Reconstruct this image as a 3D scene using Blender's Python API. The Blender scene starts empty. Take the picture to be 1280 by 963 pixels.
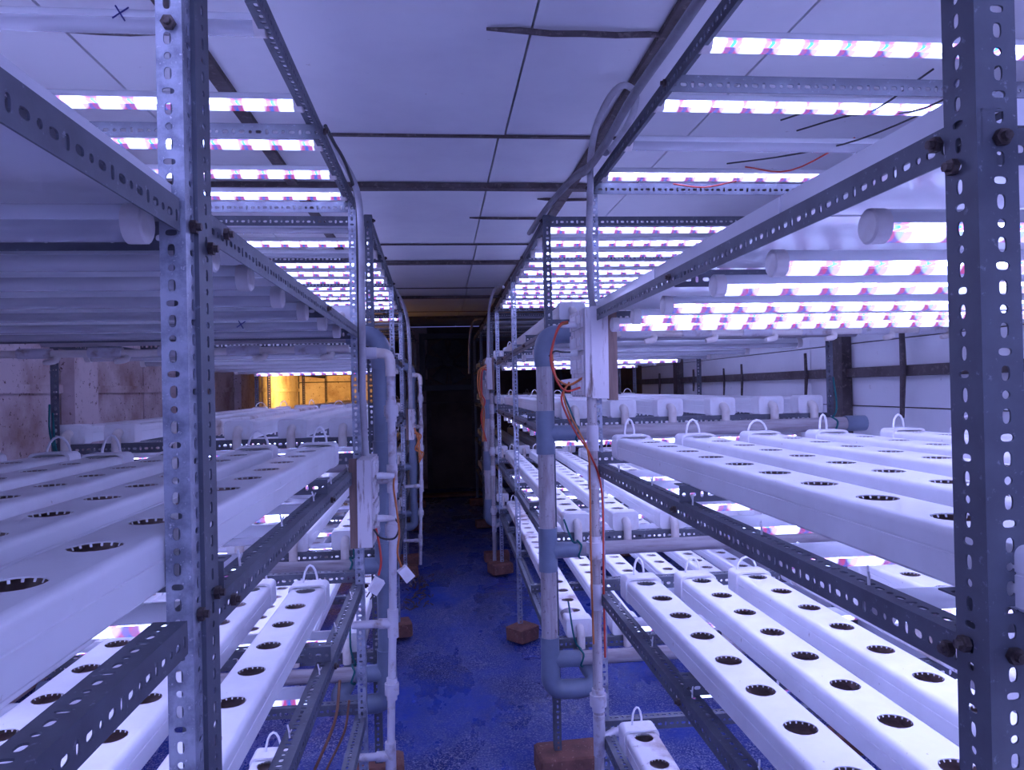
import bpy, math, random
from mathutils import Matrix, Vector
random.seed(7)
PI = math.pi
sc = bpy.context.scene
COL = sc.collection

# ------------------------------------------------------------------ camera
EYE = 1.46                                   # camera height; heights below are given from the eye, H() makes them world
def H(z): return z + EYE
cam_d = bpy.data.cameras.new('camera'); cam = bpy.data.objects.new('camera', cam_d); COL.objects.link(cam)
F = 920.0
cam_d.sensor_fit = 'HORIZONTAL'; cam_d.sensor_width = 36.0; cam_d.lens = 36.0 * F / 1280.0
cam_d.clip_start = 0.02; cam_d.clip_end = 100
roll = math.radians(1.2)
fy = Vector(((550 - 640) / F, (488.5 - 481.5) / F, 1.0)).normalized()      # aisle direction seen from the lens
up = Vector((-math.sin(roll), -math.cos(roll), 0)); up = (up - fy * up.dot(fy)).normalized()
rt = fy.cross(up)
R = Matrix((( rt.x, fy.x, up.x), (rt.y, fy.y, up.y), (rt.z, fy.z, up.z)))  # world axes in lens coordinates
right = Vector(R[0]); down = Vector(R[1]); fwd = Vector(R[2])
m = Matrix.Identity(4)
for i in range(3):
    m[i][0] = right[i]; m[i][1] = -down[i]; m[i][2] = -fwd[i]
m[2][3] = EYE
cam.matrix_world = m
sc.camera = cam
# ------------------------------------------------------------------ world, light, exposure
w = bpy.data.worlds.new('world'); sc.world = w; w.use_nodes = True
w.node_tree.nodes['Background'].inputs[0].default_value = (0.22, 0.24, 0.80, 1)
w.node_tree.nodes['Background'].inputs[1].default_value = 0.55
vs = sc.view_settings
vs.view_transform = 'Standard'; vs.look = 'None'; vs.gamma = 1.0; vs.use_curve_mapping = False
vs.exposure = 0.45
LED = 44.0                                    # strength of a lit diode strip
def area(name, loc, rot, sx, sy, power, col):
    d = bpy.data.lights.new(name, 'AREA'); d.shape = 'RECTANGLE'; d.size = sx; d.size_y = sy
    d.energy = power; d.color = col
    o = bpy.data.objects.new(name, d); o.location = loc; o.rotation_euler = rot; COL.objects.link(o); return o
# unseen fill standing in for the rack grow lights behind the photographer
area('unseen_fill_behind', (0.1, -1.6, 2.0), (math.radians(62), 0, 0), 1.6, 0.5, 17, (0.36, 0.41, 1.0))
# warm work lamp behind the far left rack, aimed at the wall
wl_ = area('warm_lamp', (-1.45, 9.4, 1.6), (0, 0, 0), 0.4, 0.7, 22, (1.0, 0.58, 0.12)); wl_.rotation_euler = Vector((-0.75, 0.6, 0.0)).to_track_quat('-Z', 'Y').to_euler()

# ------------------------------------------------------------------ materials
MATS = {}
def nt(name):
    mt = bpy.data.materials.new(name); mt.use_nodes = True
    t = mt.node_tree; b = t.nodes['Principled BSDF']; MATS[name] = mt
    return mt, t, b
def ramp(t, fac, stops, interp='LINEAR'):
    r = t.nodes.new('ShaderNodeValToRGB'); r.color_ramp.interpolation = interp
    e = r.color_ramp.elements
    while len(e) < len(stops): e.new(0.5)
    for k, (p, c) in enumerate(stops):
        e[k].position = p; e[k].color = (*c, 1) if len(c) == 3 else c
    t.links.new(fac, r.inputs[0]); return r.outputs[0]
def noise(t, scale, detail=4, rough=0.55, coord='Object', stretch=None):
    tc = t.nodes.new('ShaderNodeTexCoord'); src = tc.outputs[coord]
    if stretch:
        mp = t.nodes.new('ShaderNodeMapping'); mp.inputs['Scale'].default_value = stretch
        t.links.new(src, mp.inputs[0]); src = mp.outputs[0]
    n = t.nodes.new('ShaderNodeTexNoise'); n.inputs['Scale'].default_value = scale
    n.inputs['Detail'].default_value = detail; n.inputs['Roughness'].default_value = rough
    t.links.new(src, n.inputs['Vector']); return n.outputs[0]
def mix(t, fac, a, b, mode='MIX'):
    n = t.nodes.new('ShaderNodeMixRGB'); n.blend_type = mode
    for i, v in ((0, fac), (1, a), (2, b)):
        if isinstance(v, (int, float)): n.inputs[i].default_value = v
        elif isinstance(v, tuple): n.inputs[i].default_value = (*v, 1)
        else: t.links.new(v, n.inputs[i])
    return n.outputs[0]
def bump(t, b, h, strength=0.3, dist=0.002):
    n = t.nodes.new('ShaderNodeBump'); n.inputs['Strength'].default_value = strength
    n.inputs['Distance'].default_value = dist; t.links.new(h, n.inputs['Height']); t.links.new(n.outputs[0], b.inputs['Normal'])
def dirty(name, base, dirt, lo, hi, scale=6, rough=0.5, metal=0.0, stretch=None, bs=0.15, spec=0.5, fine=None):
    mt, t, b = nt(name)
    n = noise(t, scale, 6, 0.62, stretch=stretch)
    f = ramp(t, n, [(lo, (0, 0, 0)), (hi, (1, 1, 1))])
    c = mix(t, f, base, dirt)
    if fine:
        n2 = noise(t, fine[0], 3, 0.7); f2 = ramp(t, n2, [(fine[1], (0, 0, 0)), (fine[2], (1, 1, 1))])
        c = mix(t, f2, c, fine[3])
    t.links.new(c, b.inputs['Base Color'])
    b.inputs['Roughness'].default_value = rough; b.inputs['Metallic'].default_value = metal
    b.inputs['Specular IOR Level'].default_value = spec
    if bs: bump(t, b, noise(t, scale * 6, 4), bs)
    return mt
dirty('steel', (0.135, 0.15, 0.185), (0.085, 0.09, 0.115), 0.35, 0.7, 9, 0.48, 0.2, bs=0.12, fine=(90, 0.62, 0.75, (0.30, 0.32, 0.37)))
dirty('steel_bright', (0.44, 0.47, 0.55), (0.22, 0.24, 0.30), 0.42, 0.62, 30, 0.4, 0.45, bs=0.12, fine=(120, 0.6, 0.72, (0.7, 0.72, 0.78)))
dirty('bolt_metal', (0.16, 0.13, 0.12), (0.07, 0.05, 0.05), 0.4, 0.6, 60, 0.5, 0.6)
dirty('channel_plastic', (0.86, 0.86, 0.88), (0.74, 0.73, 0.74), 0.45, 0.75, 5, 0.33, bs=0.03, fine=(55, 0.70, 0.76, (0.52, 0.46, 0.44)))
dirty('channel_plastic_dirty', (0.82, 0.80, 0.80), (0.36, 0.25, 0.20), 0.50, 0.66, 5, 0.42, bs=0.05, fine=(40, 0.62, 0.72, (0.40, 0.30, 0.26)))
dirty('channel_inside', (0.62, 0.50, 0.48), (0.45, 0.34, 0.32), 0.4, 0.6, 25, 0.7, bs=0.2)
dirty('cap_plastic', (0.84, 0.83, 0.85), (0.66, 0.60, 0.58), 0.50, 0.75, 12, 0.35, bs=0.03)
dirty('elbow_plastic', (0.76, 0.70, 0.66), (0.60, 0.50, 0.44), 0.50, 0.75, 14, 0.4, bs=0.03)
dirty('pipe_white', (0.62, 0.60, 0.64), (0.34, 0.26, 0.24), 0.52, 0.70, 22, 0.4, bs=0.05)
dirty('pipe_old', (0.50, 0.47, 0.48), (0.30, 0.24, 0.24), 0.40, 0.70, 10, 0.6, stretch=(5, 5, 0.7), bs=0.1, fine=(70, 0.6, 0.7, (0.2, 0.16, 0.16)))
dirty('pipe_old_flat', (0.44, 0.41, 0.42), (0.26, 0.22, 0.23), 0.40, 0.70, 10, 0.6, stretch=(0.6, 5, 5), bs=0.1)
dirty('pipe_grey', (0.20, 0.245, 0.33), (0.155, 0.19, 0.26), 0.4, 0.7, 10, 0.38, bs=0.02)
dirty('lamp_housing', (0.84, 0.85, 0.88), (0.75, 0.76, 0.80), 0.4, 0.7, 5, 0.25, bs=0)
dirty('lamp_cap', (0.80, 0.76, 0.76), (0.68, 0.62, 0.60), 0.4, 0.7, 20, 0.35, bs=0)
dirty('board_white', (0.84, 0.84, 0.87), (0.76, 0.76, 0.80), 0.4, 0.7, 4, 0.16, bs=0.02)
dirty('tube_silicone', (0.86, 0.86, 0.90), (0.78, 0.78, 0.80), 0.4, 0.7, 20, 0.3, bs=0)
dirty('cable_grey', (0.25, 0.25, 0.27), (0.16, 0.15, 0.16), 0.4, 0.7, 12, 0.5, bs=0.05)
dirty('conduit_grey', (0.46, 0.46, 0.50), (0.32, 0.30, 0.32), 0.4, 0.7, 12, 0.5, bs=0.05)
dirty('wire_black', (0.03, 0.03, 0.035), (0.05, 0.05, 0.05), 0.4, 0.7, 12, 0.5, bs=0)
dirty('wire_orange', (0.55, 0.17, 0.04), (0.40, 0.12, 0.03), 0.4, 0.7, 12, 0.45, bs=0)
dirty('wire_red', (0.60, 0.05, 0.03), (0.50, 0.06, 0.03), 0.4, 0.7, 12, 0.45, bs=0)
dirty('string_teal', (0.01, 0.16, 0.16), (0.01, 0.10, 0.12), 0.4, 0.7, 30, 0.7, bs=0)
dirty('ink_blue', (0.01, 0.01, 0.18), (0.01, 0.01, 0.14), 0.4, 0.7, 30, 0.5, bs=0)
dirty('wood_dark', (0.13, 0.105, 0.11), (0.06, 0.045, 0.045), 0.35, 0.65, 6, 0.75, stretch=(1, 1, 1), bs=0.3, fine=(40, 0.55, 0.7, (0.20, 0.16, 0.15)))
dirty('wood_box', (0.72, 0.68, 0.70), (0.30, 0.22, 0.20), 0.56, 0.66, 9, 0.6, stretch=(6, 6, 0.8), bs=0.2)
dirty('wood_brown', (0.26, 0.17, 0.14), (0.13, 0.08, 0.07), 0.4, 0.7, 8, 0.7, stretch=(6, 6, 0.6), bs=0.3)
dirty('plank_wood', (0.34, 0.17, 0.10), (0.22, 0.10, 0.06), 0.4, 0.7, 8, 0.7, bs=0.2)
dirty('brick_red', (0.27, 0.115, 0.085), (0.14, 0.065, 0.05), 0.38, 0.68, 14, 0.85, bs=0.6, fine=(60, 0.6, 0.72, (0.52, 0.30, 0.24)))
dirty('ceiling_foam', (0.78, 0.78, 0.80), (0.66, 0.65, 0.69), 0.45, 0.80, 1.6, 0.75, bs=0.08, fine=(26, 0.71, 0.78, (0.50, 0.44, 0.44)))
dirty('wall_foam', (0.80, 0.80, 0.83), (0.66, 0.64, 0.68), 0.45, 0.80, 2.0, 0.75, bs=0.08, fine=(30, 0.68, 0.78, (0.50, 0.44, 0.44)))
dirty('wall_mould', (0.62, 0.50, 0.50), (0.30, 0.17, 0.14), 0.46, 0.72, 2.6, 0.8, bs=0.1, fine=(34, 0.60, 0.68, (0.15, 0.08, 0.07)))
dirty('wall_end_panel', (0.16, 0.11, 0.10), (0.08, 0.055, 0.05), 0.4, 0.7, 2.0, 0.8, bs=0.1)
dirty('fan_black', (0.045, 0.045, 0.06), (0.03, 0.03, 0.035), 0.4, 0.7, 4, 0.5, bs=0)
dirty('debris_brown', (0.12, 0.07, 0.05), (0.06, 0.04, 0.03), 0.4, 0.6, 40, 0.9, bs=0.5)
# tarpaulin floor: blue, scuffed pale, partly wet
mt, t, b = nt('tarp_blue')
n1 = noise(t, 1.6, 8, 0.62); n2 = noise(t, 120, 3, 0.7); n3 = noise(t, 3.2, 6, 0.6, stretch=(1, 0.45, 1)); n4 = noise(t, 24, 6, 0.75)
c = mix(t, ramp(t, n1, [(0.36, (0, 0, 0)), (0.66, (1, 1, 1))]), (0.018, 0.060, 0.38), (0.007, 0.020, 0.15))
sp = mix(t, 1.0, ramp(t, n2, [(0.50, (0, 0, 0)), (0.62, (1, 1, 1))]), ramp(t, n1, [(0.34, (0, 0, 0)), (0.56, (1, 1, 1))]), 'MULTIPLY')
c = mix(t, sp, c, (0.36, 0.38, 0.52))
c = mix(t, ramp(t, n4, [(0.55, (0, 0, 0)), (0.78, (0.75, 0.75, 0.75))]), c, (0.17, 0.17, 0.30))
t.links.new(c, b.inputs['Base Color'])
t.links.new(ramp(t, n3, [(0.42, (0.16, 0.16, 0.16)), (0.58, (0.62, 0.62, 0.62))]), b.inputs['Roughness'])
bump(t, b, noise(t, 14, 7, 0.65), 0.55, 0.012)

def diode_color(t):
    tc = t.nodes.new('ShaderNodeTexCoord'); sx = t.nodes.new('ShaderNodeSeparateXYZ'); t.links.new(tc.outputs['Object'], sx.inputs[0])
    d = t.nodes.new('ShaderNodeMath'); d.operation = 'DIVIDE'; t.links.new(sx.outputs[0], d.inputs[0]); d.inputs[1].default_value = 0.078
    oi = t.nodes.new('ShaderNodeObjectInfo'); a = t.nodes.new('ShaderNodeMath'); a.operation = 'ADD'
    t.links.new(d.outputs[0], a.inputs[0]); t.links.new(oi.outputs['Random'], a.inputs[1])
    f = t.nodes.new('ShaderNodeMath'); f.operation = 'FRACT'; t.links.new(a.outputs[0], f.inputs[0])
    W = (0.365, 0.445, 1.0); Rd = (0.12, 0.022, 0.085); B = (0.006, 0.035, 0.18)
    return ramp(t, f.outputs[0], [(0.0, W), (0.50, W), (0.55, Rd), (0.66, Rd), (0.70, B), (0.78, B), (0.82, Rd), (0.93, Rd), (1.0, W)])
mt = bpy.data.materials.new('diode_lit'); mt.use_nodes = True; MATS['diode_lit'] = mt; t = mt.node_tree; t.nodes.clear()
em = t.nodes.new('ShaderNodeEmission'); out = t.nodes.new('ShaderNodeOutputMaterial')
t.links.new(diode_color(t), em.inputs[0]); em.inputs[1].default_value = LED; t.links.new(em.outputs[0], out.inputs[0])
mt = bpy.data.materials.new('cover_lit'); mt.use_nodes = True; MATS['cover_lit'] = mt; t = mt.node_tree; t.nodes.clear()
em = t.nodes.new('ShaderNodeEmission'); out = t.nodes.new('ShaderNodeOutputMaterial'); tr = t.nodes.new('ShaderNodeBsdfTransparent'); mx = t.nodes.new('ShaderNodeMixShader')
t.links.new(diode_color(t), em.inputs[0]); em.inputs[1].default_value = 4.4; mx.inputs[0].default_value = 0.50
t.links.new(tr.outputs[0], mx.inputs[1]); t.links.new(em.outputs[0], mx.inputs[2]); t.links.new(mx.outputs[0], out.inputs[0])
mt = bpy.data.materials.new('cover_clear'); mt.use_nodes = True; MATS['cover_clear'] = mt; t = mt.node_tree; t.nodes.clear()
gl = t.nodes.new('ShaderNodeBsdfPrincipled'); out = t.nodes.new('ShaderNodeOutputMaterial'); tr = t.nodes.new('ShaderNodeBsdfTransparent'); mx = t.nodes.new('ShaderNodeMixShader')
gl.inputs['Base Color'].default_value = (0.72, 0.73, 0.80, 1); gl.inputs['Roughness'].default_value = 0.12; mx.inputs[0].default_value = 0.42
t.links.new(tr.outputs[0], mx.inputs[1]); t.links.new(gl.outputs[0], mx.inputs[2]); t.links.new(mx.outputs[0], out.inputs[0])
dirty('diode_off', (0.60, 0.60, 0.62), (0.42, 0.42, 0.46), 0.45, 0.55, 60, 0.4, bs=0)

# ------------------------------------------------------------------ mesh helpers
class MB:
    def __init__(s): s.v = []; s.f = []; s.mi = []; s.m = 0
    def vert(s, *p): s.v.append(tuple(p)); return len(s.v) - 1
    def face(s, *i): s.f.append(tuple(i)); s.mi.append(s.m)
    def box(s, x0, y0, z0, x1, y1, z1, jit=0.0):
        k = len(s.v)
        for z in (z0, z1):
            for x, y in ((x0, y0), (x1, y0), (x1, y1), (x0, y1)):
                s.v.append((x + random.uniform(-jit, jit), y + random.uniform(-jit, jit), z + random.uniform(-jit, jit)))
        for q in ((0, 3, 2, 1), (4, 5, 6, 7), (0, 1, 5, 4), (1, 2, 6, 5), (2, 3, 7, 6), (3, 0, 4, 7)):
            s.face(*[k + i for i in q])
    def loft(s, rings, closed=True, caps=True):
        idx = []
        for r in rings:
            idx.append([s.vert(*p) for p in r])
        n = len(rings[0])
        for a, b in zip(idx, idx[1:]):
            for i in range(n if closed else n - 1):
                j = (i + 1) % n; s.face(a[i], a[j], b[j], b[i])
        if caps and closed:
            s.face(*reversed(idx[0])); s.face(*idx[-1])
    def tube(s, pts, r, seg=12, caps=True):
        P = [Vector(p) for p in pts]; rr = r if isinstance(r, (list, tuple)) else [r] * len(P)
        d0 = (P[1] - P[0]).normalized(); a = Vector((0, 0, 1)) if abs(d0.z) < 0.9 else Vector((1, 0, 0))
        u = d0.cross(a).normalized(); rings = []
        for i, p in enumerate(P):
            d = (P[min(i + 1, len(P) - 1)] - P[max(i - 1, 0)]).normalized()
            u = (u - d * u.dot(d)).normalized(); v = d.cross(u)
            rings.append([tuple(p + (u * math.cos(2 * PI * k / seg) + v * math.sin(2 * PI * k / seg)) * rr[i]) for k in range(seg)])
        s.loft(rings, True, caps)
    def mesh(s, name, mats, smooth=40):
        me = bpy.data.meshes.new(name); me.from_pydata(s.v, [], s.f)
        for mm in mats: me.materials.append(MATS[mm])
        me.polygons.foreach_set('material_index', s.mi)
        if smooth:
            me.polygons.foreach_set('use_smooth', [True] * len(me.polygons)); me.set_sharp_from_angle(angle=math.radians(smooth))
        me.update(); return me
def smooth_path(pts, n=6):
    P = [Vector(p) for p in pts]; P = [P[0] * 2 - P[1]] + P + [P[-1] * 2 - P[-2]]; out = []
    for i in range(1, len(P) - 2):
        for k in range(n):
            t = k / n; a, b, c, d = P[i - 1:i + 3]
            out.append(tuple(0.5 * ((2 * b) + (c - a) * t + (2 * a - 5 * b + 4 * c - d) * t * t + (-a + 3 * b - 3 * c + d) * t ** 3)))
    out.append(tuple(P[-2])); return out
def link(name, data, parent=None, mat=None):
    o = bpy.data.objects.new(name, data); COL.objects.link(o)
    if parent: o.parent = parent
    if mat is not None: o.matrix_local = mat
    return o
def thing(name, label, cat, mat=None, group=None, data=None):
    o = link(name, data, None, mat); o['label'] = label; o['category'] = cat
    if group: o['group'] = group
    return o
def struct(name, data, parent=None):
    o = link(name, data, parent)
    if not parent: o['kind'] = 'structure'
    return o
def frame(o, ax, ay, az):
    M = Matrix.Identity(4)
    for i in range(3): M[i][0] = ax[i]; M[i][1] = ay[i]; M[i][2] = az[i]; M[i][3] = o[i]
    return M
def boxmesh(name, mat, *a, jit=0): q = MB(); q.box(*a, jit=jit); return q.mesh(name, [mat], 0)

# ------------------------------------------------------------------ setting
XL, XR, Y0, YE, ZC = -2.05, 2.15, -2.2, 11.0, 0.95
# floor with shallow tarpaulin wrinkles
q = MB(); nx, ny = 60, 150
from mathutils import noise as mn
for j in range(ny + 1):
    for i in range(nx + 1):
        x = XL - 0.06 + (XR - XL + 0.12) * i / nx; y = Y0 + (YE + 0.06 - Y0) * j / ny
        z = 0.016 * mn.noise(Vector((x * 2.2, y * 1.1, 0))) + 0.010 * mn.noise(Vector((x * 7, y * 4, 3))) + 0.010 * abs(mn.noise(Vector((x * 4 + y * 1.5, y * 1.2, 9)))) - 0.012
        q.vert(x, y, z)
for j in range(ny):
    for i in range(nx):
        a = j * (nx + 1) + i; q.face(a, a + 1, a + nx + 2, a + nx + 1)
struct('floor', q.mesh('floor', ['tarp_blue'], 180))
# ceiling: backing slab, foam panels, battens
cl = struct('ceiling', boxmesh('ceiling', 'wood_dark', XL - 0.1, Y0, H(ZC) + 0.03, XR + 0.1, YE + 0.1, H(ZC) + 0.08))
ys = [Y0, 0.72, 2.76, 4.80, 6.84, 8.88, YE]
for j in range(6):
    dx = (0.012, 0.0, -0.022, 0.0, 0.015, -0.01)[j]
    xs = [XL, -0.945 + dx, 0.262 + dx, 0.962 + dx, XR]
    for i in range(4):
        g = 0.004
        z = H(ZC) + random.uniform(0, 0.004)
        struct('panel', boxmesh('panel', 'ceiling_foam', xs[i] + g, ys[j] + g, z, xs[i + 1] - g, ys[j + 1] - g, H(ZC) + 0.03), cl)
for x in (-0.635, 0.625):
    struct('batten', boxmesh('batten', 'wood_dark', x - 0.022, Y0, H(ZC) - 0.018, x + 0.022, YE, H(ZC), jit=0.003), cl)
for y in (1.35, 3.40, 5.42, 7.42, 9.45):
    q = MB(); n = 8; rings = []
    for k in range(n + 1):
        x = XL + (XR - XL) * k / n; dy = random.uniform(-0.008, 0.008); ww = 0.03 + random.uniform(-0.006, 0.006)
        if y == 1.35: continue
        rings.append([(x, y - ww + dy, H(ZC)), (x, y + ww + dy, H(ZC)), (x, y + ww + dy, H(ZC) - 0.024), (x, y - ww + dy, H(ZC) - 0.024)])
    if rings:
        q.loft(rings); struct('cross_batten', q.mesh('cross_batten', ['wood_dark'], 0), cl)
for y in (2.745, 4.79, 6.83, 8.87):
    struct('seam_strip', boxmesh('seam_strip', 'wood_dark', -0.40 if y < 3 else XL, y - 0.011, H(ZC) - 0.006, 1.0 if y < 3 else XR, y + 0.011, H(ZC), jit=0.001), cl)
def stick(x0, x1, y, lab):
    q = MB(); n = 6
    pts = [(x0 + (x1 - x0) * k / n, y + random.uniform(-0.006, 0.006), H(ZC) - 0.009 - 0.003 * math.sin(PI * k / n)) for k in range(n + 1)]
    q.tube(pts, [0.004] + [0.008] * (n - 1) + [0.004], 6)
    thing('pinning_stick', lab, 'stick', data=q.mesh('pinning_stick', ['wood_dark'], 60), group='sticks pinned under the ceiling foam')
stick(0.14, 0.66, 1.915, 'thin dark stick pinned under ceiling foam, nearest the camera on the right')
stick(-1.0, -0.55, 1.97, 'thin dark stick pinned under ceiling foam, behind the near left post')
stick(0.18, 0.62, 4.02, 'thin bent dark stick under ceiling foam, between the thick second and third battens')
stick(0.50, 0.78, 3.62, 'short dark stick under ceiling foam beside the grey cable bundle on the right')
# right wall: white foam boards, batten, studs, skewers
wr = struct('wall_right', boxmesh('wall_right', 'wood_dark', XR + 0.03, Y0, 0, XR + 0.08, YE, H(ZC)))
yy = [Y0, 0.6, 2.3, 4.1, 5.9, 7.7, 9.5, YE]; zz = [0.0, 0.62, 1.335, 1.66, 2.0, H(ZC)]
for j in range(len(yy) - 1):
    for i in range(len(zz) - 1):
        g = 0.003; xx = XR + random.uniform(0, 0.006)
        struct('panel', boxmesh('panel', 'wall_foam' if yy[j] < 7 else 'wall_end_panel', xx, yy[j] + g, zz[i] + g, XR + 0.03, yy[j + 1] - g, zz[i + 1] - g), wr)  # farthest boards coloured dark for the shade past the lit racks
struct('wall_batten', boxmesh('wall_batten', 'wood_dark', XR - 0.03, Y0, H(0.022), XR, YE, H(0.070), jit=0.004), wr)
for y in (1.2, 3.72, 6.4, 9.0):
    struct('stud', boxmesh('stud', 'wood_dark', XR - 0.055, y - 0.06, 0, XR, y + 0.06, H(ZC), jit=0.004), wr)
for y, a, bz, r in ((2.1, -0.3, 0.3, 0.01), (3.16, -0.17, 0.3, 0.014), (4.06, -0.12, 0.17, 0.010), (4.97, -0.12, 0.14, 0.009), (5.3, -0.12, 0.12, 0.008), (5.95, -0.05, 0.13, 0.01), (6.9, -0.1, 0.12, 0.012)):
    q = MB(); q.tube([(XR - 0.034 - r, y + 0.02, H(a)), (XR - 0.036 - r, y, H((a + bz) / 2)), (XR - 0.034 - r, y + 0.01, H(bz))], [r * 0.7, r, r * 0.8], 6)
    struct('skewer', q.mesh('skewer', ['wood_dark'], 60), wr)
# left wall: mouldy boards, pilaster
wl = struct('wall_left', boxmesh('wall_left', 'wood_brown', XL - 0.08, Y0, 0, XL - 0.03, YE, H(ZC)))
yl = [Y0, 0.6, 1.9, 3.1, 4.62, 5.35, 6.2, 7.1, 8.0, 8.8, 9.6, 10.3, YE]
for j in range(len(yl) - 1):
    g = 0.006; xx = XL - random.uniform(0, 0.012)
    struct('panel', boxmesh('panel', 'wall_mould', XL - 0.03, yl[j] + g, 0.01, xx, yl[j + 1] - g, H(ZC) - 0.005), wl)
struct('pilaster', boxmesh('pilaster', 'wall_mould', XL, 4.22, 0, XL + 0.07, 4.50, H(ZC), jit=0.003), wl)
struct('pilaster', boxmesh('pilaster', 'wall_mould', XL, 7.6, 0, XL + 0.07, 7.9, H(ZC), jit=0.003), wl)
struct('wall_rail', boxmesh('wall_rail', 'wall_mould', XL, Y0, H(0.03), XL + 0.012, YE, H(0.075)), wl)
# end wall with boards
we = struct('wall_end', boxmesh('wall_end', 'wood_dark', XL - 0.1, YE + 0.03, -0.05, XR, YE + 0.08, H(ZC)))
xe = [XL, -1.3, -0.75, -0.17, 0.50, 0.9, 1.5, XR]
for i in range(len(xe) - 1):
    for z0, z1 in ((0.0, 1.28), (1.28, 1.62), (1.62, H(ZC))):
        struct('panel', boxmesh('panel', 'wall_mould' if xe[i] < -0.7 else 'wall_end_panel', xe[i] + 0.008, YE + random.uniform(0, 0.01), z0 + 0.008, xe[i + 1] - 0.008, YE + 0.03, z1 - 0.008), we)  # left boards coloured paler to brighten the warm lit corner
for x in (-0.17, 0.50):
    struct('post_strip', boxmesh('post_strip', 'wood_dark', x - 0.035, YE - 0.03, 0, x + 0.035, YE, 1.62, jit=0.003), we)
struct('unseen_light_block', boxmesh('unseen_light_block', 'wall_end_panel', -0.62, 9.5, -0.02, -0.58, YE + 0.03, H(ZC)), we)  # unseen panel added to keep the warm light out of the aisle
# exhaust fan
fn = thing('exhaust_fan', 'large dark square exhaust fan set high in the far end wall', 'fan', Matrix.Translation((0.13, YE - 0.04, H(0.42))))
q = MB()
for a in ((-0.42, -0.10, -0.42, -0.34, 0.03, 0.42), (0.34, -0.10, -0.42, 0.42, 0.03, 0.42), (-0.34, -0.10, 0.34, 0.34, 0.03, 0.42), (-0.34, -0.10, -0.42, 0.34, 0.03, -0.34)): q.box(*a)
link('housing', q.mesh('fan_housing', ['fan_black'], 0), fn)
for k in range(6):
    q = MB(); a = k * PI / 3; n = 5; r1 = []; 
    rings = []
    for i in range(n):
        r = 0.07 + 0.25 * i / (n - 1); wd = 0.05 + 0.07 * i / (n - 1); tw = 0.5 - 0.25 * i / (n - 1)
        c0 = Vector((math.cos(a) * r, 0, math.sin(a) * r)); tan = Vector((-math.sin(a), 0, math.cos(a)))
        e = tan * math.cos(tw) * wd + Vector((0, 1, 0)) * math.sin(tw) * wd * 0.5
        nn = e.normalized().cross(Vector((math.cos(a), 0, math.sin(a)))) * 0.003
        c0 = c0 + Vector((0, -0.03, 0))
        rings.append([tuple(c0 - e + nn), tuple(c0 + e + nn), tuple(c0 + e - nn), tuple(c0 - e - nn)])
    q.loft(rings); link('blade', q.mesh('blade', ['fan_black'], 0), fn)
q = MB(); q.tube([(0, -0.09, 0), (0, 0.02, 0)], 0.07, 20); link('hub', q.mesh('hub', ['fan_black'], 40), fn)
q = MB()
for rr in (0.12, 0.22, 0.33): q.tube([(rr * math.cos(2 * PI * k / 32), -0.105, rr * math.sin(2 * PI * k / 32)) for k in range(33)], 0.004, 5)
for k in range(4): a = k * PI / 4; q.tube([(-0.34 * math.cos(a), -0.105, -0.34 * math.sin(a)), (0.34 * math.cos(a), -0.105, 0.34 * math.sin(a))], 0.004, 5)
link('grille', q.mesh('grille', ['fan_black'], 40), fn)
q = MB(); q.box(-0.5, -0.22, 0.012, 0.42, 0.1, 0.035, jit=0.02)
thing('wooden_plank', 'reddish brown wooden plank lying across the floor at the far end', 'plank', Matrix.Translation((0.12, 10.3, 0)), data=q.mesh('wooden_plank', ['plank_wood'], 0))

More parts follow.
